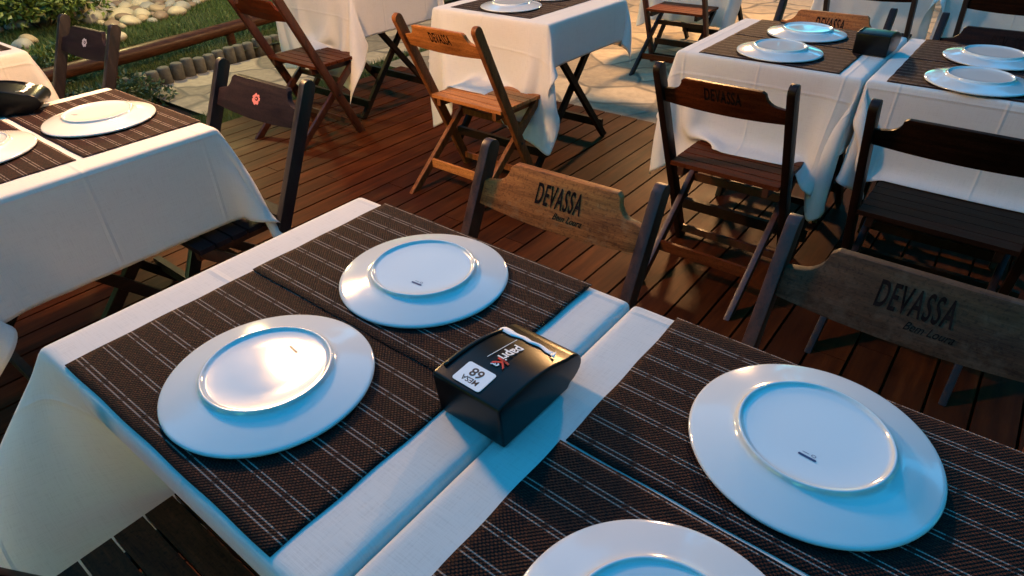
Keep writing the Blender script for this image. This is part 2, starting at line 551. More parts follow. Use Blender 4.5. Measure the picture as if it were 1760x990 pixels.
def fill_lantern(loc, power, label, r=0.08):  # added fill light, set low to warm the near table's hanging cloth
    root = empty('fill_lantern', loc)
    tag(root, label, 'fill lantern')
    bm = bmesh.new(); bmesh.ops.create_uvsphere(bm, u_segments=20, v_segments=12, radius=r)
    bmesh.ops.translate(bm, verts=bm.verts, vec=(0, 0, 0.05 + r))
    from_bm('glass_globe', bm, emit('lit_globe', WARM, power), root, smooth=True)
    bm = bmesh.new(); lathe(bm, [(0, 0), (0.07, 0), (0.065, 0.03), (0.045, 0.056), (0, 0.056)], 24)
    from_bm('base', bm, M['iron'], root, smooth=True, angle=40)
fill_lantern(L5, LAMP * 0.17, 'small warm fill lantern added on the deck to light the nearest tablecloth, outside the photo')
pendant(L4, LAMP * 0.90, 'small low pendant lamp above the left table and the pink emblem chair', r=0.10)
pendant(L2, LAMP * 0.85, 'round warm white pendant lamp hanging above the lawn and river stones', col=(1.0, 0.76, 0.30))
pendant(L3, LAMP * 1.8, 'round warm white pendant lamp hanging above the stone paving')
def cable(p0, p1, lab):
    root = empty('lamp_cable', (p0[0], p0[1], 0)); tag(root, lab, 'cable')
    o = Vector((p0[0], p0[1], 0))
    for p in (p0, p1):
        bm = bmesh.new(); tube(bm, [Vector((p[0], p[1], -0.2)) - o, Vector((p[0], p[1], 3.45)) - o], 0.05, 12)
        from_bm('post', bm, M['w_dark'], root, smooth=True, angle=40)
    bm = bmesh.new(); tube(bm, [Vector((p0[0], p0[1], 3.3)) - o, Vector((p1[0], p1[1], 3.3)) - o], 0.008, 8)
    from_bm('wire', bm, M['iron'], root, smooth=True)
d12 = Vector((L2[0] - L1[0], L2[1] - L1[1])).normalized()
cable((L1[0] - d12.x * 6.3, L1[1] - d12.y * 6.3), (L2[0] + d12.x * 6, L2[1] + d12.y * 6), 'overhead lamp cable between posts running from the terrace to the garden')
cable((L3[0] + 5.5, L3[1] - 2.0), (L3[0] - 7.7, L3[1] + 2.8), 'overhead lamp cable between posts running above the stone paving')

# ------------------------------------------------------------------ cloth: a small position-based simulation of a cloth laid over a table
TOPZ = 0.757
def simulate(rect, over, seats=(), xmin=None, xmax=None, seed=0, h=0.024, steps=230, iters=9, flare=(), push=None):
    x0, x1, y0, y1 = rect
    ax, bx, ay, by = over           # overhang at -x, +x, -y, +y
    g = np.random.default_rng(seed)
    def line(lo, a, b, hi):
        L = []
        if a > 0: L += list(np.linspace(lo - a, lo, max(2, int(round(a / h))) + 1)[:-1])
        T = list(np.linspace(lo, hi, max(2, int(round((hi - lo) / h))) + 1))
        L += [T[0], lo + 0.007] + T[1:-1] + [hi - 0.007, T[-1]]
        if b > 0: L += list(np.linspace(hi, hi + b, max(2, int(round(b / h))) + 1)[1:])
        return np.array(L)
    X = line(x0, ax, bx, x1); Y = line(y0, ay, by, y1)
    nx, ny = len(X), len(Y)
    P = np.zeros((nx, ny, 3)); P[..., 0] = X[:, None]; P[..., 1] = Y[None, :]; P[..., 2] = TOPZ + 0.004
    rest = P.copy()
    e = 1e-5
    inside = (P[..., 0] > x0 + e) & (P[..., 0] < x1 - e) & (P[..., 1] > y0 + e) & (P[..., 1] < y1 - e)
    onedge = (P[..., 0] > x0 - e) & (P[..., 0] < x1 + e) & (P[..., 1] > y0 - e) & (P[..., 1] < y1 + e)
    pin = onedge
    W = np.where(pin, 0.0, 1.0)
    # gentle outward start so that the corners fall as cones
    P[..., 2] += np.where(pin, 0, g.uniform(-0.004, 0.004, (nx, ny)))
    P[..., :2] += np.where(pin, 0, 1)[..., None] * g.uniform(-0.003, 0.003, (nx, ny, 2))
    V = np.zeros_like(P)
    cons = []
    def pairs(di, dj, stiff, colors):
        for c in colors: cons.append((di, dj, stiff, c))
    def sl(di, dj, par):
        i0 = np.arange(0, nx - di)
        if dj >= 0: j0 = np.arange(0, ny - dj)
        else: j0 = np.arange(-dj, ny)
        I, J = np.meshgrid(i0, j0, indexing='ij')
        if di and not dj: k = (I // di) % 2
        elif dj and not di: k = (J // abs(dj)) % 2
        else: k = (I // di) % 2
        msk = k == par
        a = (I[msk] * ny + J[msk]); b = ((I[msk] + di) * ny + J[msk] + dj)
        return a, b
    R0 = rest.reshape(-1, 3); w = W.reshape(-1)
    for (di, dj, st) in ((1, 0, 1.0), (0, 1, 1.0), (1, 1, 0.25), (1, -1, 0.25), (2, 0, 0.10), (0, 2, 0.10)):
        for par in (0, 1):
            a, b = sl(di, dj, par)
            ws = w[a] + w[b]; k = ws > 0
            a, b, ws = a[k], b[k], ws[k]
            L = np.linalg.norm(R0[a] - R0[b], axis=1)
            cons.append((a, b, L, st, w[a] / ws, w[b] / ws))
    P = P.reshape(-1, 3); V = V.reshape(-1, 3)
    free = w > 0
    dt = 0.012
    for s in range(steps):
        V[free, 2] -= 9.8 * dt
        V *= 0.975 if s < steps * 0.6 else 0.93
        Q = P + V * dt * free[:, None]
        for it in range(iters):
            for a, b, L, st, wa, wb in cons:
                d = Q[b] - Q[a]; ln = np.sqrt((d * d).sum(1)) + 1e-9
                f = (st * (ln - L) / ln)
                if st == 0.10: f = np.maximum(-f, 0) * -1      # bending only resists folding
                d = d * f[:, None]
                Q[a] += d * wa[:, None]; Q[b] -= d * wb[:, None]
            # table prism
            m_ = 0.004
            zlow = 0.70 if push else -1
            ins = free & (Q[:, 2] > zlow) & (Q[:, 0] > x0 - m_) & (Q[:, 0] < x1 + m_) & (Q[:, 1] > y0 - m_) & (Q[:, 1] < y1 + m_) & (Q[:, 2] < TOPZ)
            if ins.any():
                idx = np.nonzero(ins)[0]; q = Q[idx]
                dd = np.stack([q[:, 0] - (x0 - m_), (x1 + m_) - q[:, 0], q[:, 1] - (y0 - m_), (y1 + m_) - q[:, 1]], 1)
                k = dd.argmin(1)
                q[k == 0, 0] = x0 - m_; q[k == 1, 0] = x1 + m_; q[k == 2, 1] = y0 - m_; q[k == 3, 1] = y1 + m_
                Q[idx] = q
            if xmin is not None: Q[:, 0] = np.where(free, np.maximum(Q[:, 0], xmin), Q[:, 0])
            if xmax is not None: Q[:, 0] = np.where(free, np.minimum(Q[:, 0], xmax), Q[:, 0])
            if push:          # a chair pushed in under the table carries the cloth with it
                xa, xb, zt_, zb_, yin = push
                lim = y0 + yin * np.clip((zt_ - Q[:, 2]) / (zt_ - zb_), 0, 1)
                k3 = free & (Q[:, 0] > xa) & (Q[:, 0] < xb) & (Q[:, 2] < zt_) & (Q[:, 1] < lim)
                Q[:, 1] = np.where(k3, lim, Q[:, 1])
            for (cx_, cy_, gx, gy, kf) in flare:      # a starched corner stands out as a cone
                ux = (Q[:, 0] - cx_) * gx; uy = (Q[:, 1] - cy_) * gy
                dep = np.maximum(TOPZ - Q[:, 2], 0)
                rad = np.sqrt(ux * ux + uy * uy) + 1e-6
                hit = free & (ux > 0) & (uy > 0) & (rad < kf * dep)
                if hit.any():
                    # strongest on the diagonal of the corner
                    ang = np.abs(np.arctan2(uy, ux) - math.pi / 4) / (math.pi / 4)
                    tgt = kf * dep * (1 - 0.55 * ang ** 2)
                    k2 = hit & (rad < tgt)
                    f2 = np.where(k2, tgt / rad, 1.0)
                    Q[:, 0] = np.where(k2, cx_ + ux * f2 * gx, Q[:, 0]); Q[:, 1] = np.where(k2, cy_ + uy * f2 * gy, Q[:, 1])
            for (sx0, sx1, sy0, sy1, sz) in seats:
                ins = free & (Q[:, 0] > sx0) & (Q[:, 0] < sx1) & (Q[:, 1] > sy0) & (Q[:, 1] < sy1) & (Q[:, 2] < sz) & (Q[:, 2] > sz - 0.09)
                Q[ins, 2] = sz
                V[ins, :2] *= 0.6
        V = (Q - P) / dt
        V = np.clip(V, -4, 4)
        P = np.where(free[:, None], Q, P)
    P = P.reshape(nx, ny, 3)
    # relax the zigzag left over by the solver (free part only)
    for _ in range(2):
        S = P.copy()
        S[1:-1, 1:-1] = (P[1:-1, 1:-1] * 2 + P[2:, 1:-1] + P[:-2, 1:-1] + P[1:-1, 2:] + P[1:-1, :-2]) / 6
        P = np.where(pin[..., None], P, S)
    return P, X, Y

def make_cloth(rect, over, label, **kw):
    P, X, Y = simulate(rect, over, **kw)
    nx, ny, _ = P.shape
    # soften the table edge: drop the outermost pinned ring a little
    x0, x1, y0, y1 = rect
    for i in range(nx):
        for j in range(ny):
            if x0 - 1e-5 <= X[i] <= x1 + 1e-5 and y0 - 1e-5 <= Y[j] <= y1 + 1e-5:
                d = min(X[i] - x0, x1 - X[i], Y[j] - y0, y1 - Y[j])
                if d < 1e-4: P[i, j, 2] -= 0.0045
    me = bpy.data.meshes.new('tablecloth')
    vs = P.reshape(-1, 3)
    fs = [(i * ny + j, (i + 1) * ny + j, (i + 1) * ny + j + 1, i * ny + j + 1) for i in range(nx - 1) for j in range(ny - 1)]
    me.from_pydata(vs.tolist(), [], fs)
    uvl = me.uv_layers.new(name='UVMap')
    U = (X - X[0]) / (X[-1] - X[0]); Vv = (Y - Y[0]) / (Y[-1] - Y[0])
    li = np.zeros(len(me.loops), dtype=np.int32); me.loops.foreach_get('vertex_index', li)
    uv = np.stack([U[li // ny], Vv[li % ny]], 1)
    uvl.data.foreach_set('uv', uv.ravel())
    o = link('tablecloth', me, M['cloth'], smooth=True)
    sd = o.modifiers.new('subdivision', 'SUBSURF'); sd.levels = 1; sd.render_levels = 1
    so = o.modifiers.new('thickness', 'SOLIDIFY'); so.thickness = 0.0012; so.offset = 1
    tag(o, label, 'tablecloth', 'white tablecloths on the terrace tables')
    return o

# ------------------------------------------------------------------ folding tables
def make_table(rect, label):
    x0, x1, y0, y1 = rect
    cx, cy = (x0 + x1) / 2, (y0 + y1) / 2
    hx, hy = (x1 - x0) / 2 - 0.008, (y1 - y0) / 2 - 0.008
    root = empty('folding_table', (cx, cy, 0))
    tag(root, label, 'table', 'folding wooden tables')
    bm = bmesh.new()
    n = 6
    for k in range(n):
        a = -hx + 2 * hx * k / n
        add_box(bm, a + 0.002, a + 2 * hx / n - 0.002, -hy, hy, 0.735, 0.756)
    from_bm('tabletop', bm, M['w_table'], root, bevel=0.002)
    for s in (-1, 1):
        bm = bmesh.new()
        add_box(bm, -hx + 0.02, hx - 0.02, s * (hy - 0.05) - 0.02, s * (hy - 0.05) + 0.02, 0.70, 0.7345)
        from_bm('apron_bar', bm, M['w_table'], root, bevel=0.003)
    for s in (-1, 1):
        for q in (-1, 1):
            bm = bmesh.new()
            xx = s * (hx - 0.07) + q * 0.013
            yb = q * (hy - 0.03)
            ol = beam_outline((yb, 0.0), (-q * (hy - 0.07), 0.70), 0.045, flat_floor=False)
            ol = [(a, min(max(b, 0.0), 0.70)) for a, b in ol]
            add_prism(bm, ol, xx - 0.0125, xx + 0.0125, lambda p, t: (t, p[0], p[1]))
            from_bm('leg', bm, M['w_table'], root, bevel=0.003)
    for q, yy, zz in ((-1, -hy + 0.07, 0.07), (1, hy - 0.07, 0.07)):
        bm = bmesh.new(); add_box(bm, -hx + 0.05, hx - 0.05, yy - 0.012, yy + 0.012, zz, zz + 0.045)
        from_bm('stretcher', bm, M['w_table'], root, bevel=0.003)
    return root

# ------------------------------------------------------------------ folding chairs
HW = 0.236       # half width to the middle of a post
FOOT = 0.40      # front feet ahead of the backrest top
def post_y(z): return FOOT * (0.82 - z) / 0.82
def make_chair(loc, rz, label, slat, post, seat, legm, group='folding wooden chairs', lettering=None, face=-1, width=1.0, emblem=None, stretcher_text=False, seat_gap=0.006, leglabel=None):
    """local frame: the sitter looks along +y, the backrest top stands over y=0"""
    c, s = math.cos(rz), math.sin(rz)
    root = empty('folding_chair', loc, rz)
    tag(root, label, 'chair', group)
    hw = HW * width
    for sd in (-1, 1):
        bm = bmesh.new()
        ol = beam_outline((post_y(0), 0), (0, 0.82), 0.046, round1=True, flat_floor=True)
        xx = sd * hw
        add_prism(bm, ol, xx - 0.013, xx + 0.013, lambda p, t: (t, p[0], p[1]))
        from_bm('side_post', bm, M[post], root, bevel=0.0035, angle=35)
        bm = bmesh.new()
        ol = beam_outline((-0.045, 0), (0.455, 0.418), 0.038, round1=True, flat_floor=True)
        xx = sd * (hw - 0.034)
        add_prism(bm, ol, xx - 0.011, xx + 0.011, lambda p, t: (t, p[0], p[1]))
        from_bm('rear_leg', bm, M[legm], root, bevel=0.003, angle=35)
    for sd in (-1, 1):
        bm = bmesh.new()
        xx = sd * (hw + 0.0130)
        for (zz, rr) in ((0.262, 0.0065), (0.436, 0.006)):
            yy = post_y(zz)
            vs = []
            ring = [(math.cos(2 * PI * k / 12) * rr, math.sin(2 * PI * k / 12) * rr) for k in range(12)]
            if zz < 0.3:
                add_prism(bm, ring, 0.0, 0.003, lambda p, t: (xx + sd * t, yy + p[0], zz + p[1]))
        from_bm('pivot_bolt', bm, M['iron'], root, smooth=False)
    # backrest: raised middle, concave shoulders, gently bowed lower edge
    hi, lo = 0.800, 0.690
    ix = hw - 0.0128
    pts = []
    pts.append((-ix, 0.700)); 
    for k in range(1, 12):
        u = -1 + 2 * k / 12
        pts.append((u * ix, 0.700 - 0.012 * (1 - u * u)))
    pts.append((ix, 0.700))
    sh = 0.752
    pts.append((ix, sh))
    for k in range(1, 7):
        t = k / 6 * math.pi / 2
        pts.append((ix - 0.022 - 0.045 * math.sin(t), sh + 0.003 + 0.040 * (1 - math.cos(t))))
    pts.append((ix - 0.078, 0.803))
    pts.append((-ix + 0.078, 0.803))
    for k in range(6, 0, -1):
        t = k / 6 * math.pi / 2
        pts.append((-ix + 0.022 + 0.045 * math.sin(t), sh + 0.003 + 0.040 * (1 - math.cos(t))))
    pts.append((-ix, sh))
    tilt = FOOT / 0.82
    bm = bmesh.new()
    add_prism(bm, pts, -0.010, 0.010, lambda p, t: (p[0], post_y(p[1]) + t, p[1]))
    br = from_bm('backrest', bm, M[slat], root, bevel=0.003, angle=35)
    nrm = Vector((0, 0.82, FOOT)).normalized()     # towards the sitter
    upv = Vector((0, -FOOT, 0.82)).normalized()
    def frame(face, z, x=0.0, off=0.0105):
        # text plane on the front (+1) or the back (-1) of the slat
        n = nrm * face
        xr = upv.cross(n).normalized()
        mt = Matrix.Identity(4)
        for i in range(3):
            mt[i][0] = xr[i]; mt[i][1] = upv[i]; mt[i][2] = n[i]
        cpt = Vector((x, post_y(z), z)) + Vector((0, face * off, 0))
        mt.translation = cpt
        return mt
    if lettering:
        text_mesh('lettering', 'DEVASSA', 0.070, M['burn'], br, frame(face, 0.757), sx=0.39, bold=0.0010, track=1.15)
        if lettering > 1:
            text_mesh('lettering', 'Bem Loura', 0.022, M['burn'], br, frame(face, 0.722, x=-0.034), sx=0.8, shear=0.4)
    if emblem:
        mt = frame(face, 0.752)
        bm = bmesh.new()
        # a small ragged badge: outer blot and an inner ring cut out of it
        n = 26
        o_ = [bm.verts.new((math.cos(2 * math.pi * k / n) * (0.020 + 0.003 * math.sin(k * 2.3)), math.sin(2 * math.pi * k / n) * (0.016 + 0.003 * math.cos(k * 1.7)) - (0.004 if 14 < k < 24 else 0), 0.0004)) for k in range(n)]
        i_ = [bm.verts.new((math.cos(2 * math.pi * k / n) * (0.009 + 0.002 * math.sin(k * 1.9)) + 0.002, math.sin(2 * math.pi * k / n) * (0.007 + 0.002 * math.cos(k * 2.9)), 0.0004)) for k in range(n)]
        for k in range(n):
            bm.faces.new((o_[k], o_[(k + 1) % n], i_[(k + 1) % n], i_[k]))
        c_ = [bm.verts.new((math.cos(2 * math.pi * k / 10) * 0.0045, math.sin(2 * math.pi * k / 10) * 0.003, 0.0004)) for k in range(10)]
        bm.faces.new(c_)
        bm.transform(mt)
        from_bm('emblem', bm, M[emblem], br)
    # seat of slats that run across
    bm = bmesh.new()
    yy = 0.150; n = 6; dep = 0.335; w = dep / n
    for k in range(n):
        a = yy + k * w
        zt = 0.445 + 0.0 * k
        xw = hw + (0.012 if k > 0 else -0.015)
        xw = hw - 0.015
        add_box(bm, -xw, xw, a + seat_gap / 2, a + w - seat_gap / 2, zt - 0.016, zt)
    from_bm('seat', bm, M[seat], root, bevel=0.003)
    for sd in (-1, 1):
        bm = bmesh.new(); xx = sd * (hw - 0.058)
        add_box(bm, xx - 0.011, xx + 0.011, 0.155, 0.475, 0.394, 0.4285)
        from_bm('seat_rail', bm, M[legm], root, bevel=0.003)
    # stretchers
    def st(y, z, half, hgt=0.036, th=0.014, mt_=legm):
        bm = bmesh.new(); add_box(bm, -half, half, y - th / 2, y + th / 2, z - hgt / 2, z + hgt / 2)
        return from_bm('stretcher', bm, M[mt_], root, bevel=0.002)
    rl = lambda z: -0.045 + 0.5 * z / 0.418
    s0 = st(rl(0.115), 0.115, hw - 0.046, 0.042, 0.014, seat if seat != 'w_grey' else legm)
    st(post_y(0.06), 0.06, hw - 0.014, 0.03, 0.014)
    st(rl(0.32), 0.32, hw - 0.046, 0.03, 0.014)
    if stretcher_text:
        mt = Matrix.Identity(4)
        if face > 0:
            for i, v in enumerate(((-1, 0, 0), (0, 0, 1), (0, 1, 0))):
                for k in range(3): mt[k][i] = v[k]
        else:
            for i, v in enumerate(((1, 0, 0), (0, 0, 1), (0, -1, 0))):
                for k in range(3): mt[k][i] = v[k]
        mt.translation = Vector((0, rl(0.115) + 0.0075 * face, 0.118))
        text_mesh('lettering', stretcher_text, 0.022, M['pale'], s0, mt)
    return root

# ------------------------------------------------------------------ plates, placemats, dispensers
def plate_mesh():
    bm = bmesh.new()
    prof = [(0.0, 0.0262), (0.050, 0.0258), (0.086, 0.0260), (0.0895, 0.0266), (0.0912, 0.0284), (0.0922, 0.0298), (0.0932, 0.0303), (0.0948, 0.0303), (0.0958, 0.0298),
            (0.0966, 0.0282), (0.0975, 0.0257), (0.0990, 0.0236), (0.1020, 0.0220), (0.108, 0.0205), (0.118, 0.0184), (0.130, 0.0157), (0.143, 0.0126),
            (0.1495, 0.0109), (0.1535, 0.0099), (0.1558, 0.0086), (0.1570, 0.0066), (0.1562, 0.0044), (0.1530, 0.0030), (0.1480, 0.0036),
            (0.130, 0.0085), (0.108, 0.0145), (0.098, 0.0175), (0.088, 0.0200), (0.0, 0.0202)]
    lathe(bm, prof, 112)
    me = bpy.data.meshes.new('dinner_plate')
    bm.to_mesh(me); bm.free()
    return me
PLATE = plate_mesh()
def make_stamp():
    bm = bmesh.new()
    def rbar(cx, cy, l, w):
        pts = [(cx - l / 2, cy - w / 2), (cx + l / 2, cy - w / 2), (cx + l / 2 + w * 0.3, cy), (cx + l / 2, cy + w / 2), (cx - l / 2, cy + w / 2), (cx - l / 2 - w * 0.3, cy)]
        bm.faces.new([bm.verts.new((x, y, 0.0264)) for x, y in pts])
    rbar(0, 0, 0.021, 0.0036)
    for k in range(10):
        t = 2 * PI * k / 10; t2 = 2 * PI * (k + 1) / 10
        a = [(0.006 + math.cos(u) * r_, 0.0062 + math.sin(u) * r_ * 0.8) for (u, r_) in ((t, 0.0030), (t2, 0.0030), (t2, 0.0022), (t, 0.0022))]
        bm.faces.new([bm.verts.new((x, y, 0.0264)) for x, y in a])
    rbar(-0.004, 0.0060, 0.008, 0.0008)
    me = bpy.data.meshes.new('maker_stamp'); bm.to_mesh(me); bm.free()
    return me
STAMP = make_stamp()
def plate(x, y, label, stamp=None, rz=0.0):
    o = link('dinner_plate', PLATE, M['porcelain'], smooth=True)
    o.location = (x, y, 0.7660); o.rotation_euler = (0, 0, rz)
    tag(o, label, 'plate', 'upturned white dinner plates')
    if stamp:
        s = link('maker_stamp', STAMP, M['stamp'], o)
        s.location = (stamp[0], stamp[1], 0); s.rotation_euler = (0, 0, stamp[2])
    return o

def placemat(x0, x1, y0, y1, label, dz=0.0, rz=0.0, lift=0.0):
    cx, cy = (x0 + x1) / 2, (y0 + y1) / 2
    hx, hy = (x1 - x0) / 2, (y1 - y0) / 2
    r_ = random.Random(int((x0 + 9) * 100 + y0 * 7))
    bm = bmesh.new()
    NX, NY = 44, 28
    ph = [r_.uniform(0, 6.28) for _ in range(4)]
    g = []
    for i in range(NX + 1):
        row = []
        for j in range(NY + 1):
            u, v = -1 + 2 * i / NX, -1 + 2 * j / NY
            z = 0.0006 * (math.sin(3 * u + ph[0]) + math.sin(4 * v + ph[1]) + 2) * 0.5
            ex = 0.0008 * math.sin(9 * v + ph[2]) if abs(u) > 0.99 else 0
            row.append(bm.verts.new((u * hx + ex, v * hy + 0.0006 * math.sin(11 * u + ph[3]), z + lift * max(0, v - 0.0) ** 4)))
        g.append(row)
    for i in range(NX):
        for j in range(NY):
            bm.faces.new((g[i][j], g[i + 1][j], g[i + 1][j + 1], g[i][j + 1]))
    o = from_bm('placemat', bm, M['mat'], smooth=True)
    so = o.modifiers.new('thickness', 'SOLIDIFY'); so.thickness = 0.0018; so.offset = -1
    o.location = (cx, cy, 0.7645 + dz); o.rotation_euler = (0, 0, rz)
    tag(o, label, 'placemat', 'brown woven placemats')
    return o

def dispenser(loc, rz, label, lettering=True):
    """napkin dispenser; the near end is a flat mouth at -y, the far end is rounded; local size 0.12 x 0.20"""
    root = empty('napkin_dispenser', loc, rz)
    tag(root, label, 'napkin dispenser', 'black napkin dispensers')
    L0, L1_ = -0.095, 0.095
    # side profile (y, z)
    def top_z(y):
        u = (y - L0) / 0.165
        return 0.0765 + 0.010 * math.sin(min(u, 1.2) * PI * 0.75) - 0.029 * u * u
    prof = [(L0 + 0.010, 0.0), (L0 + 0.002, 0.070), (L0 + 0.003, 0.0765)]
    for k in range(1, 13):
        y = L0 + 0.003 + k / 12 * 0.150
        prof.append((y, top_z(y)))
    zt = prof[-1][1]; yt = prof[-1][0]
    for k in range(1, 11):
        t = PI / 2 - k / 10 * PI * 0.92
        prof.append((yt + 0.038 * math.cos(t), zt / 2 + 0.003 + (zt / 2 - 0.003) * math.sin(t)))
    prof.append((yt + 0.004, 0.0))
    bm = bmesh.new()
    add_prism(bm, prof, -0.060, 0.060, lambda p, t: (t, p[0], p[1]))
    from_bm('body', bm, M['black_plastic'], root, bevel=0.004, seg=3, smooth=True, angle=50)
    # raised side ridges on the lid
    for sx in (-1,):
        bm = bmesh.new()
        tube(bm, [(sx * 0.052, y, top_z(y) + 0.001) for y in np.linspace(-0.075, 0.05, 14)], 0.0030, 8)
        from_bm('ridge', bm, M['black_plastic'], root, smooth=True)
    # folded white napkin lying out of the slot at the far end
    bm = bmesh.new()
    g = []
    for i in range(25):
        u = i / 24
        x = -0.056 + 0.096 * u
        wv = 0.0015 * math.sin(i * 0.8)
        yb = 0.060 + wv - 0.004 * u; wd = 0.014 + 0.004 * math.cos(u * 5.0) - 0.004 * u
        row = []
        for q in range(4):
            y = yb - wd * q / 3
            row.append(bm.verts.new((x, y, top_z(y) + 0.0012 + 0.0028 * math.sin(q / 3 * PI) * (0.7 + 0.3 * math.sin(i * 0.5)))))
        g.append(row)
    for i in range(24):
        for j in range(3):
            bm.faces.new((g[i][j], g[i + 1][j], g[i + 1][j + 1], g[i][j + 1]))
    # a torn tip at the right end
    t0 = [bm.verts.new(p) for p in ((0.038, 0.044, top_z(0.044) + 0.003), (0.050, 0.038, top_z(0.038) + 0.004), (0.044, 0.052, top_z(0.052) + 0.008))]
    bm.faces.new(t0)
    nk = from_bm('napkin', bm, M['napkin'], root, smooth=True)
    so = nk.modifiers.new('thickness', 'SOLIDIFY'); so.thickness = 0.001
    if lettering:
        # card and print bend with the lid, which is nearly flat there
        ya = -0.045
        def fr(x, y, off, turned=False):
            z = top_z(y) + off
            sl = (top_z(y + 0.005) - top_z(y - 0.005)) / 0.01
            n = Vector((0, -sl, 1)).normalized(); yv = Vector((0, 1, sl)).normalized()
            mt = Matrix.Identity(4)
            for i in range(3):
                mt[i][0] = -1.0 if i == 0 else 0.0
                mt[i][1] = -yv[i]; mt[i][2] = n[i]
                if turned:          # reads towards -y, letter tops towards +x
                    mt[i][0] = -yv[i]; mt[i][1] = 1.0 if i == 0 else 0.0
            mt.translation = Vector((x, y, z))
            return mt
        bm = bmesh.new()
        w, h = 0.0245, 0.0190
        pts = []
        for cx_, cy_, a0 in ((w - 0.004, h - 0.004, 0), (-w + 0.004, h - 0.004, 90), (-w + 0.004, -h + 0.004, 180), (w - 0.004, -h + 0.004, 270)):
            for k in range(5):
                a = R(a0 + 90 * k / 4); pts.append((cx_ + 0.004 * math.cos(a), cy_ + 0.004 * math.sin(a)))
        add_prism(bm, pts, 0.0, 0.0008, lambda p, t: (p[0], p[1], t))
        bm.transform(fr(-0.005, -0.067, 0.0004))
        card = from_bm('table_number_card', bm, M['card'], root)
        text_mesh('lettering', 'MESA', 0.012, M['ink'], card, fr(-0.005, -0.0755, 0.00135), bold=0.0002, extrude=0.0001)
        text_mesh('lettering', '68', 0.021, M['ink'], card, fr(-0.005, -0.0605, 0.00135), sx=1.0, bold=0.0004, extrude=0.0001)
        # logo, reading along the lid edge of the card
        text_mesh('logo', 'papri', 0.0245, M['card'], root, fr(0.003, 0.027, 0.0014, True), align='LEFT', bold=0.0002)
        text_mesh('logo', 'K', 0.030, M['red'], root, fr(0.005, -0.0140, 0.0014, True), align='LEFT', bold=0.0003, shear=0.15)
        text_mesh('logo', 'a', 0.024, M['card'], root, fr(0.003, -0.0275, 0.0014, True), align='LEFT', bold=0.0002, sx=0.8)
        bm = bmesh.new()
        add_box(bm, -0.036, 0.030, -0.0004, 0.0004, 0, 0.0006); bm.transform(fr(-0.016, 0.002, 0.0010, True))
        from_bm('logo_rule', bm, M['card'], root)
    return root

# ------------------------------------------------------------------ lay out the terrace
T1 = (0.004, 0.724, 0.004, 0.700)
T2 = (0.734, 1.454, 0.004, 0.700)
T3 = (-1.400, -0.694, 0.010, 0.752)
T4 = (-1.390, -0.652, 2.395, 3.115)
T5 = (0.035, 0.722, 2.300, 3.010)
T6 = (0.732, 1.450, 2.300, 3.010)
T7 = (-2.790, -2.050, 2.400, 3.120)
T8 = (-2.940, -2.235, 0.060, 0.790)
T9 = (-0.110, 0.580, 4.900, 5.600)
T10 = (0.595, 1.300, 4.900, 5.600)
T11 = (-1.480, -0.780, 5.000, 5.700)

tables = [
    (T1, (0.45, 0.03, 0.45, 0.36), dict(xmax=0.7285, seed=1, flare=[(0.004, 0.004, -1, -1, 0.74)], push=(0.16, 0.80, 0.69, 0.46, 0.115)),
     'dark folding table under the cloth nearest the camera, left of the seam'),
    (T2, (0.03, 0.43, 0.30, 0.30), dict(xmin=0.7295, seed=2), 'dark folding table under the cloth at the bottom right of the photo'),
    (T3, (0.10, 0.285, 0.30, 0.27), dict(seed=3, flare=[(-0.694, 0.752, 1, 1, 0.20)]), 'dark folding table under the warmly lit cloth at the left edge'),
    (T4, (0.26, 0.20, 0.50, 0.24), dict(seed=4, flare=[(-0.652, 2.395, 1, -1, 0.22)], seats=[(-1.13, -0.88, 2.06, 2.38, 0.4485)]), 'dark folding table behind the honey coloured chair'),
    (T5, (0.26, 0.24, 0.40, 0.20), dict(xmax=0.7265, seed=5, seats=[(0.20, 0.60, 1.99, 2.33, 0.4485)]), 'dark folding table behind the red brown chair in the top right'),
    (T6, (0.20, 0.30, 0.33, 0.20), dict(xmin=0.7275, seed=6, seats=[(0.86, 1.31, 1.98, 2.32, 0.4485)]), 'dark folding table at the right edge behind the dark wide chair'),
    (T7, (0.10, 0.24, 0.48, 0.24), dict(seed=7, flare=[(-2.05, 2.40, 1, -1, 0.36)], seats=[(-2.45, -2.28, 2.05, 2.375, 0.4485)]), 'dark folding table at the top left behind the tall red brown chair'),
    (T8, (0.20, 0.36, 0.30, 0.20), dict(seed=8), 'dark folding table in the left corner by the log rail'),
    (T9, (0.20, 0.10, 0.40, 0.10), dict(seed=9, xmax=0.5865), 'dark folding table on the stone paving at the top edge, left of its pair'),
    (T10, (0.10, 0.20, 0.40, 0.10), dict(seed=10, xmin=0.5885), 'dark folding table on the stone paving in the top right corner'),
    (T11, (0.20, 0.20, 0.45, 0.10), dict(seed=11), 'dark folding table behind the distant chair standing on the paving'),
]
cloth_labels = [
    'white tablecloth with the table number dispenser, nearest the camera on the left of the seam',
    'blue lit white tablecloth under the two biggest plates at bottom right',
    'white tablecloth with a glowing warm top and blue shaded side at the left edge',
    'cream lit tablecloth draped onto the seat of the honey coloured chair',
    'white tablecloth behind the red brown chair, with a fold hanging at its seam',
    'dim lilac tablecloth behind the wide dark chair at the right edge',
    'tablecloth at the top left with one long pointed corner hanging down',
    'cream tablecloth corner at the left edge beside the navy chair',
    'grey blue tablecloth at the top edge behind the weathered chair back',
    'yellow lit tablecloth in the top right corner of the photo',
    'tablecloth behind the distant chair on the stone paving']
for (rect, over, kw, lab), clab in zip(tables, cloth_labels):
    t_ = make_table(rect, lab)
    if rect[2] > 4:
        t_.location.z = -0.03
    c_ = make_cloth(rect, over, clab, **kw)
    if rect[2] > 4:
        c_.location.z = -0.03

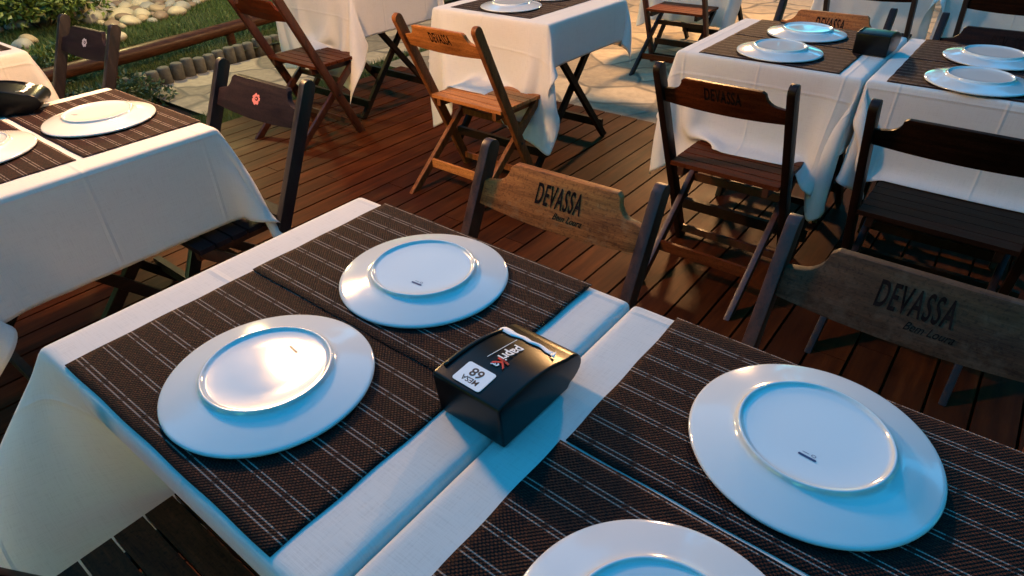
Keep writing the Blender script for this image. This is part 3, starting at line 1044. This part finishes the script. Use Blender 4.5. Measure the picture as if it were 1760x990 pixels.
# chairs that face +y stand on the near side of their table, the others on the far side
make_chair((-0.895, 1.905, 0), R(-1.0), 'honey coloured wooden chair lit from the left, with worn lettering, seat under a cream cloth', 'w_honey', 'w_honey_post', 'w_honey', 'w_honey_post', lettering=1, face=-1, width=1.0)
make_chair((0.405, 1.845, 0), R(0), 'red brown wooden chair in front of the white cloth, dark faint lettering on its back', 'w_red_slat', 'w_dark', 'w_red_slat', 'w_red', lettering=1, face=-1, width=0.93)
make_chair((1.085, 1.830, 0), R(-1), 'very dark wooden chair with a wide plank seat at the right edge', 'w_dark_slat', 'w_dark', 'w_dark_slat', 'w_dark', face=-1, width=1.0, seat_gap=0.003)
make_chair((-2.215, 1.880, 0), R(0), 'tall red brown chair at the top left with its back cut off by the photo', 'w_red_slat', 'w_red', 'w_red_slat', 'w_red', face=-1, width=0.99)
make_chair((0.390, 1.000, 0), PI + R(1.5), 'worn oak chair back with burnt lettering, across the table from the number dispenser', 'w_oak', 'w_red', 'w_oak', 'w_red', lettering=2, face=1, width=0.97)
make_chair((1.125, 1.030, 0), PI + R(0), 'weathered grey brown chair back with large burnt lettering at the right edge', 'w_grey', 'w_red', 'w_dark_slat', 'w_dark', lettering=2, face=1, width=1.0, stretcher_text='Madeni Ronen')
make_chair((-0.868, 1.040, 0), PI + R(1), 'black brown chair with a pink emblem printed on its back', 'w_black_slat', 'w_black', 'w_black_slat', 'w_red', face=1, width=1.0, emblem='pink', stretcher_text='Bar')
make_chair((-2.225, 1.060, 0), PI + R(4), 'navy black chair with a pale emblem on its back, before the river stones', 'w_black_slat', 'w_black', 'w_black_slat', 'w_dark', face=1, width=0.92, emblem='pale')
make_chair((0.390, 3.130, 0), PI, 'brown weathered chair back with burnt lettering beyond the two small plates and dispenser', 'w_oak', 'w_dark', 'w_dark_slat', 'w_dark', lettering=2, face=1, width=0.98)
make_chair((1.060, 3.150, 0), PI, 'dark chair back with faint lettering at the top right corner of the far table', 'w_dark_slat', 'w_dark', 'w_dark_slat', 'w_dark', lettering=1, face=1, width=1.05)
make_chair((-1.045, 4.420, -0.03), R(2), 'distant dark chair standing on the stone paving at the top centre', 'w_dark_slat', 'w_red', 'w_red_slat', 'w_dark', face=-1)
make_chair((0.290, 4.270, -0.03), R(0), 'distant chair whose black post rises before the grey blue cloth', 'w_dark_slat', 'w_black', 'w_black_slat', 'w_black', face=-1)
make_chair((1.010, 4.250, -0.03), R(0), 'distant black chair before the yellow lit cloth in the top right corner', 'w_dark_slat', 'w_black', 'w_black_slat', 'w_black', face=-1)
make_chair((0.372, -0.375, 0), R(0), 'dark slatted chair seat tucked under the near table at bottom left', 'w_dark_slat', 'w_dark', 'w_red_slat', 'w_dark', face=-1, seat_gap=0.004)

# placemats
placemat(0.092, 0.642, 0.012, 0.357, 'brown woven placemat under the plate with the bright reflection', rz=R(0))
placemat(0.092, 0.645, 0.353, 0.698, 'brown woven placemat touching the worn oak chair side, left of the number dispenser', dz=0.0024, rz=R(-0.2), lift=0.001)
placemat(0.808, 1.358, 0.008, 0.354, 'dark woven placemat under the plate cut off by the bottom edge', rz=R(-0.5))
placemat(0.815, 1.365, 0.360, 0.700, 'dark woven placemat under the large plate at bottom right')
placemat(-1.338, -0.780, 0.408, 0.750, 'orange lit woven placemat under the whole plate at the left', rz=0)
placemat(-1.338, -0.780, 0.045, 0.390, 'orange lit woven placemat cut off by the left edge under the half plate')
placemat(-1.300, -0.790, 2.440, 2.770, 'grey woven placemat behind the honey coloured chair, nearest that chair')
placemat(-1.300, -0.790, 2.780, 3.105, 'grey woven placemat at the far side of the cream cloth table')
placemat(0.120, 0.640, 2.315, 2.655, 'dark woven placemat nearest the red brown chair')
placemat(0.120, 0.640, 2.665, 3.000, 'dark woven placemat nearest the brown lettered chair back at the top')
placemat(0.790, 1.340, 2.315, 2.655, 'blue black woven placemat nearest the wide dark chair at the right')
placemat(0.790, 1.340, 2.665, 3.000, 'blue black woven placemat beside the far chair at the top right')
placemat(-2.860, -2.310, 0.420, 0.760, 'brown placemat corner at the extreme left edge')

# plates
plate(0.391, 0.1886, 'big upturned white plate with a glowing reflection, nearest bottom left', stamp=(0.005, 0.050, R(-18)), rz=R(10))
plate(0.3837, 0.5294, 'upturned white plate close to the worn oak chair back', stamp=(0.028, -0.046, R(4)), rz=R(0))
plate(1.0799, 0.5435, 'large upturned white plate with a navy stamp at bottom right', stamp=(0.005, -0.046, R(-5)), rz=0)
plate(1.047, 0.176, 'upturned white plate cut off by the bottom edge of the photo', rz=R(50))
plate(-1.045, 0.572, 'glaring warm white upturned plate at the left, whole in view', stamp=(-0.03, -0.055, R(30)))
plate(-1.060, 0.235, 'warm white upturned plate half cut off by the left edge')
plate(-1.030, 2.600, 'white upturned plate behind the honey coloured chair')
plate(-1.030, 2.945, 'white upturned plate cut off at the top edge, beyond the one behind the honey chair')
plate(0.372, 2.815, 'small distant upturned plate next to the far dispenser, the farther of its two')
plate(0.378, 2.468, 'small distant upturned plate nearer the red brown chair')
plate(1.035, 2.790, 'distant upturned plate at the right edge, the farther of two')
plate(1.035, 2.445, 'distant upturned plate at the right edge above the wide dark chair')

dispenser((0.701, 0.384, 0.7655), R(-1.5), 'black napkin dispenser with table number card and red and white logo')
dispenser((0.665, 2.700, 0.7655), R(-2), 'small black napkin dispenser on the far white table', lettering=False)
dispenser((-1.375, 0.455, 0.7655), R(-35), 'dark napkin dispenser cut off by the left edge of the photo', lettering=False)

# ------------------------------------------------------------------ garden
def log_rail():
    root = empty('log_rail', (-4.60, 1.2, -0.075))
    tag(root, 'long round brown log rail lying between lawn and deck', 'rail')
    bm = bmesh.new()
    pts = [(-4.60 + 4.60 - 0.155 * (y - 1.2), y - 1.2, 0.165 + 0.006 * math.sin(y * 2)) for y in np.linspace(0.3, 6.8, 28)]
    tube(bm, pts, [0.058 + 0.004 * math.sin(i * 0.9) for i in range(28)], 16)
    from_bm('log', bm, M['log'], root, smooth=True, angle=50)
    for y in (0.8, 2.0, 3.2, 4.6, 6.0):
        bm = bmesh.new(); x = -0.155 * (y - 1.2)
        tube(bm, [(x, y - 1.2, -0.10), (x, y - 1.2, 0.125)], 0.04, 12)
        from_bm('stub_post', bm, M['log'], root, smooth=True, angle=50)
M['log'] = wood('varnished_log', (0.022, 0.008, 0.004), (0.085, 0.032, 0.014), 0.4, axis=1)
log_rail()
M['stump'] = plain('grey_concrete_stump', (0.085, 0.08, 0.06), 0.85, noise=0.35)
def stump_mesh():
    bm = bmesh.new()
    lathe(bm, [(0, 0.19), (0.040, 0.188), (0.047, 0.183), (0.050, 0.172), (0.050, 0.0), (0, 0)], 18)
    me = bpy.data.meshes.new('edging_stump'); bm.to_mesh(me); bm.free(); return me
SM = stump_mesh()
k = 0
y = 2.0
while y < 5.4:
    o = link('edging_stump', SM, M['stump'], smooth=True)
    o.location = (-4.52 - 0.175 * (y - 2.2), y, -0.20 + random.uniform(-0.012, 0.012))
    o.rotation_euler = (random.uniform(-.05, .05), random.uniform(-.05, .05), random.uniform(0, 6))
    tag(o, 'grey round edging stump in the row between path and lawn', 'edging stump', 'edging stumps along the path')
    y += 0.112

M['pebble'] = []
for nm, c in (('cream', (0.42, 0.36, 0.26)), ('tan', (0.34, 0.26, 0.17)), ('grey', (0.30, 0.28, 0.25)), ('brown', (0.20, 0.14, 0.10))):
    M['pebble'].append(plain('river_stone_' + nm, c, 0.6, noise=0.25))
def pebble_meshes():
    out = []
    for q in range(8):
        bm = bmesh.new(); bmesh.ops.create_icosphere(bm, subdivisions=3, radius=1.0)
        r_ = random.Random(q)
        sx, sy, sz = r_.uniform(0.9, 1.35), r_.uniform(0.75, 1.0), r_.uniform(0.5, 0.72)
        ph = [r_.uniform(0, 6) for _ in range(4)]
        for v in bm.verts:
            k_ = 1 + 0.07 * math.sin(2.1 * v.co.x + ph[0]) + 0.07 * math.sin(2.4 * v.co.y + ph[1]) + 0.05 * math.sin(3.3 * v.co.z + ph[2])
            v.co = Vector((v.co.x * sx * k_, v.co.y * sy * k_, v.co.z * sz * k_))
        me = bpy.data.meshes.new('river_stone'); bm.to_mesh(me); bm.free(); 
        me.polygons.foreach_set('use_smooth', [True] * len(me.polygons))
        for_mat = M['pebble'][q % 4]
        me.materials.append(for_mat)
        out.append(me)
    return out
PEB = pebble_meshes()
r_ = random.Random(21)
placed = []
tries = 0
# bed of stones: a band behind the lawn
while len(placed) < 260 and tries < 9000:
    tries += 1
    u = r_.random()
    x = r_.uniform(-9.6, -6.2); y = r_.uniform(1.6, 6.2)
    c = -6.70 - 0.42 * (y - 3.3)           # near border of the bed
    if not (c - 1.5 < x < c + 0.12 * math.sin(y * 4)): continue
    if y < 2.9 and x > -7.5: continue
    s = r_.choice((0.05, 0.065, 0.08, 0.095, 0.12)) * r_.uniform(0.9, 1.1)
    if any((x - a) ** 2 + (y - b) ** 2 < (0.74 * (s + t_)) ** 2 for a, b, t_ in placed): continue
    placed.append((x, y, s))
for x, y in ((-6.35, 1.75), (-6.5, 1.95), (-6.6, 1.7), (-6.75, 2.1), (-6.9, 1.8), (-6.3, 2.6), (-6.15, 2.45), (-6.05, 2.62)):
    placed.append((x, y, r_.uniform(0.06, 0.1)))
for x, y, s in placed:
    q_ = r_.randrange(8)
    o = bpy.data.objects.new('river_stone', PEB[q_])
    COL.objects.link(o)
    o.scale = (s, s, s); o.location = (x, y, -0.075 + s * 0.42)
    o.rotation_euler = (r_.uniform(-.2, .2), r_.uniform(-.2, .2), r_.uniform(0, 6.28))
    tag(o, '%s %s rounded river stone %s' % ('small' if s < 0.07 else 'medium sized' if s < 0.1 else 'large', ('cream', 'tan', 'grey', 'brown')[q_ % 4], 'at the foot of the shrub, apart from the bed' if x > -6.2 or y < 2.2 else 'in the bed bordering the lawn' if x > -7.6 - 0.42 * (y - 3.3) else 'in the back part of the bed behind the lawn'), 'stone', 'river stones behind the lawn')

def leaf_mat(name, c0, c1):
    t = NT(name)
    geo = t.node('ShaderNodeNewGeometry')
    t.link(t.ramp(geo.outputs['Random Per Island'], [(0, c0), (1, c1)]), t.b.inputs['Base Color'])
    t.set(Roughness=0.45)
    return t.m
M['leaf1'] = leaf_mat('bright_green_leaves', (0.045, 0.085, 0.015), (0.13, 0.17, 0.03))
M['leaf2'] = leaf_mat('dark_green_leaves', (0.018, 0.04, 0.012), (0.05, 0.09, 0.025))
M['twig'] = plain('brown_twig', (0.08, 0.05, 0.03), 0.8)
def shrub(x, y, z, rx, ry, h, n, lw, ll, mat, label, cat='shrub', seed=0, group=None):
    g = np.random.default_rng(seed)
    root = empty('leafy_shrub', (x, y, z)); tag(root, label, cat, group)
    V, F = [], []
    cl = [(g.uniform(-rx, rx) * 0.7, g.uniform(-ry, ry) * 0.7, g.uniform(0.25, 0.95) * h, g.uniform(0.25, 0.45)) for _ in range(14)]
    for k_ in range(n):
        c = cl[g.integers(len(cl))]
        d = g.normal(size=3); d /= np.linalg.norm(d)
        rr = g.uniform(0.4, 1.0) ** 0.5
        p = np.array([c[0] + d[0] * rx * c[3] * rr * 1.3, c[1] + d[1] * ry * c[3] * rr * 1.3, max(0.01, c[2] + d[2] * h * c[3] * rr)])
        a = g.normal(size=3) + d * 0.8 + np.array([0, 0, 0.3]); a /= np.linalg.norm(a)
        b = np.cross(a, g.normal(size=3)); b /= np.linalg.norm(b)
        s = g.uniform(0.6, 1.2); i0 = len(V)
        nn = np.cross(a, b)
        V += [p, p + a * ll * 0.45 * s + b * lw * 0.5 * s + nn * 0.1 * lw, p + a * ll * s - nn * 0.25 * lw, p + a * ll * 0.45 * s - b * lw * 0.5 * s + nn * 0.1 * lw]
        F.append((i0, i0 + 1, i0 + 2, i0 + 3))
    me = bpy.data.meshes.new('leaves'); me.from_pydata([tuple(v) for v in V], [], F)
    link('leaves', me, M[mat], root)
    bm = bmesh.new()
    for c in cl[:10]:
        tube(bm, [(c[0] * 0.1, c[1] * 0.1, 0), (c[0] * 0.5, c[1] * 0.5, c[2] * 0.5), (c[0], c[1], c[2])], [0.012, 0.008, 0.004], 6)
    from_bm('stems', bm, M['twig'], root, smooth=True)
shrub(-7.35, 2.45, -0.075, 0.62, 0.62, 0.62, 4200, 0.045, 0.08, 'leaf1', 'bright leafy shrub at the top left before the river stones', seed=1)
shrub(-8.4, 1.9, -0.075, 0.7, 0.7, 0.9, 3600, 0.06, 0.11, 'leaf2', 'darker big leaved shrub in the extreme top left corner', seed=2)
shrub(-4.95, 1.35, -0.075, 0.30, 0.40, 0.22, 1800, 0.03, 0.06, 'leaf2', 'low dark green plant behind the navy chair at the log rail', seed=3)
shrub(-4.35, 1.75, -0.20, 0.30, 0.42, 0.20, 2000, 0.025, 0.05, 'leaf2', 'low dark ground plant between the path end and the rail', seed=4)
shrub(-5.7, 1.9, -0.075, 0.5, 0.5, 0.10, 1500, 0.03, 0.07, 'leaf1', 'flat green plant spreading on the lawn behind the navy chair', seed=5)

# ------------------------------------------------------------------ unseen trees added round the garden to shade the low sky
def tree_meshes(seed):
    g = np.random.default_rng(seed)
    V, F = [], []
    cl = [(g.normal() * 1.1, g.normal() * 1.1, g.uniform(1.6, 7.6), g.uniform(0.8, 1.5)) for _ in range(26)]
    n = 6500
    ci = g.integers(len(cl), size=n)
    for k_ in range(n):
        c = cl[ci[k_]]
        d = g.normal(size=3); d /= np.linalg.norm(d)
        p = np.array(c[:3]) + d * c[3] * g.uniform(0.3, 1) ** 0.4
        p[2] = max(p[2], 0.3)
        a = g.normal(size=3); a /= np.linalg.norm(a); b = np.cross(a, d + 1e-3); b /= np.linalg.norm(b)
        s_ = g.uniform(0.14, 0.26); i0 = len(V)
        V += [p - a * s_, p + b * s_ * 0.5, p + a * s_, p - b * s_ * 0.5]
        F.append((i0, i0 + 1, i0 + 2, i0 + 3))
    crown = bpy.data.meshes.new('crown'); crown.from_pydata([tuple(v) for v in V], [], F); crown.materials.append(M['leaf2'])
    bm = bmesh.new()
    tube(bm, [(0, 0, -0.2), (0.05, 0, 1.5), (0.1, 0.1, 3.5), (0, 0.2, 6.5)], [0.2, 0.16, 0.11, 0.03], 10)
    for c in cl[:12]:
        tube(bm, [(0.05, 0.05, min(c[2] * 0.6, 4)), (c[0] * 0.6, c[1] * 0.6, c[2] * 0.85), (c[0], c[1], c[2])], [0.07, 0.04, 0.015], 6)
    trunk = bpy.data.meshes.new('trunk'); bm.to_mesh(trunk); bm.free(); trunk.materials.append(M['twig'])
    return crown, trunk
TM = [tree_meshes(5), tree_meshes(6)]
r_ = random.Random(4)
SIDE = ['beyond the lawn', 'behind the river stones', 'beyond the stone paving', 'at the far side of the terrace', 'behind the place of the camera']
for k in range(20):
    az = R(18 * k + r_.uniform(-5, 5)); d = r_.uniform(12.0, 15.0)
    x, y = 0.2 + math.cos(az) * d, 1.0 + math.sin(az) * d
    root = empty('sky_shade_tree', (x, y, -0.2), r_.uniform(0, 6.28))
    sc_ = r_.uniform(1.1, 1.35); root.scale = (sc_, sc_, sc_)
    tag(root, 'dark leafy tree added to shade the low sky, in the ring of trees around the terrace, outside the photo', 'tree', 'trees around the terrace')
    cr, tr = TM[k % 2]
    for nm, me in (('crown', cr), ('trunk', tr)):
        o = bpy.data.objects.new(nm, me); COL.objects.link(o); o.parent = root
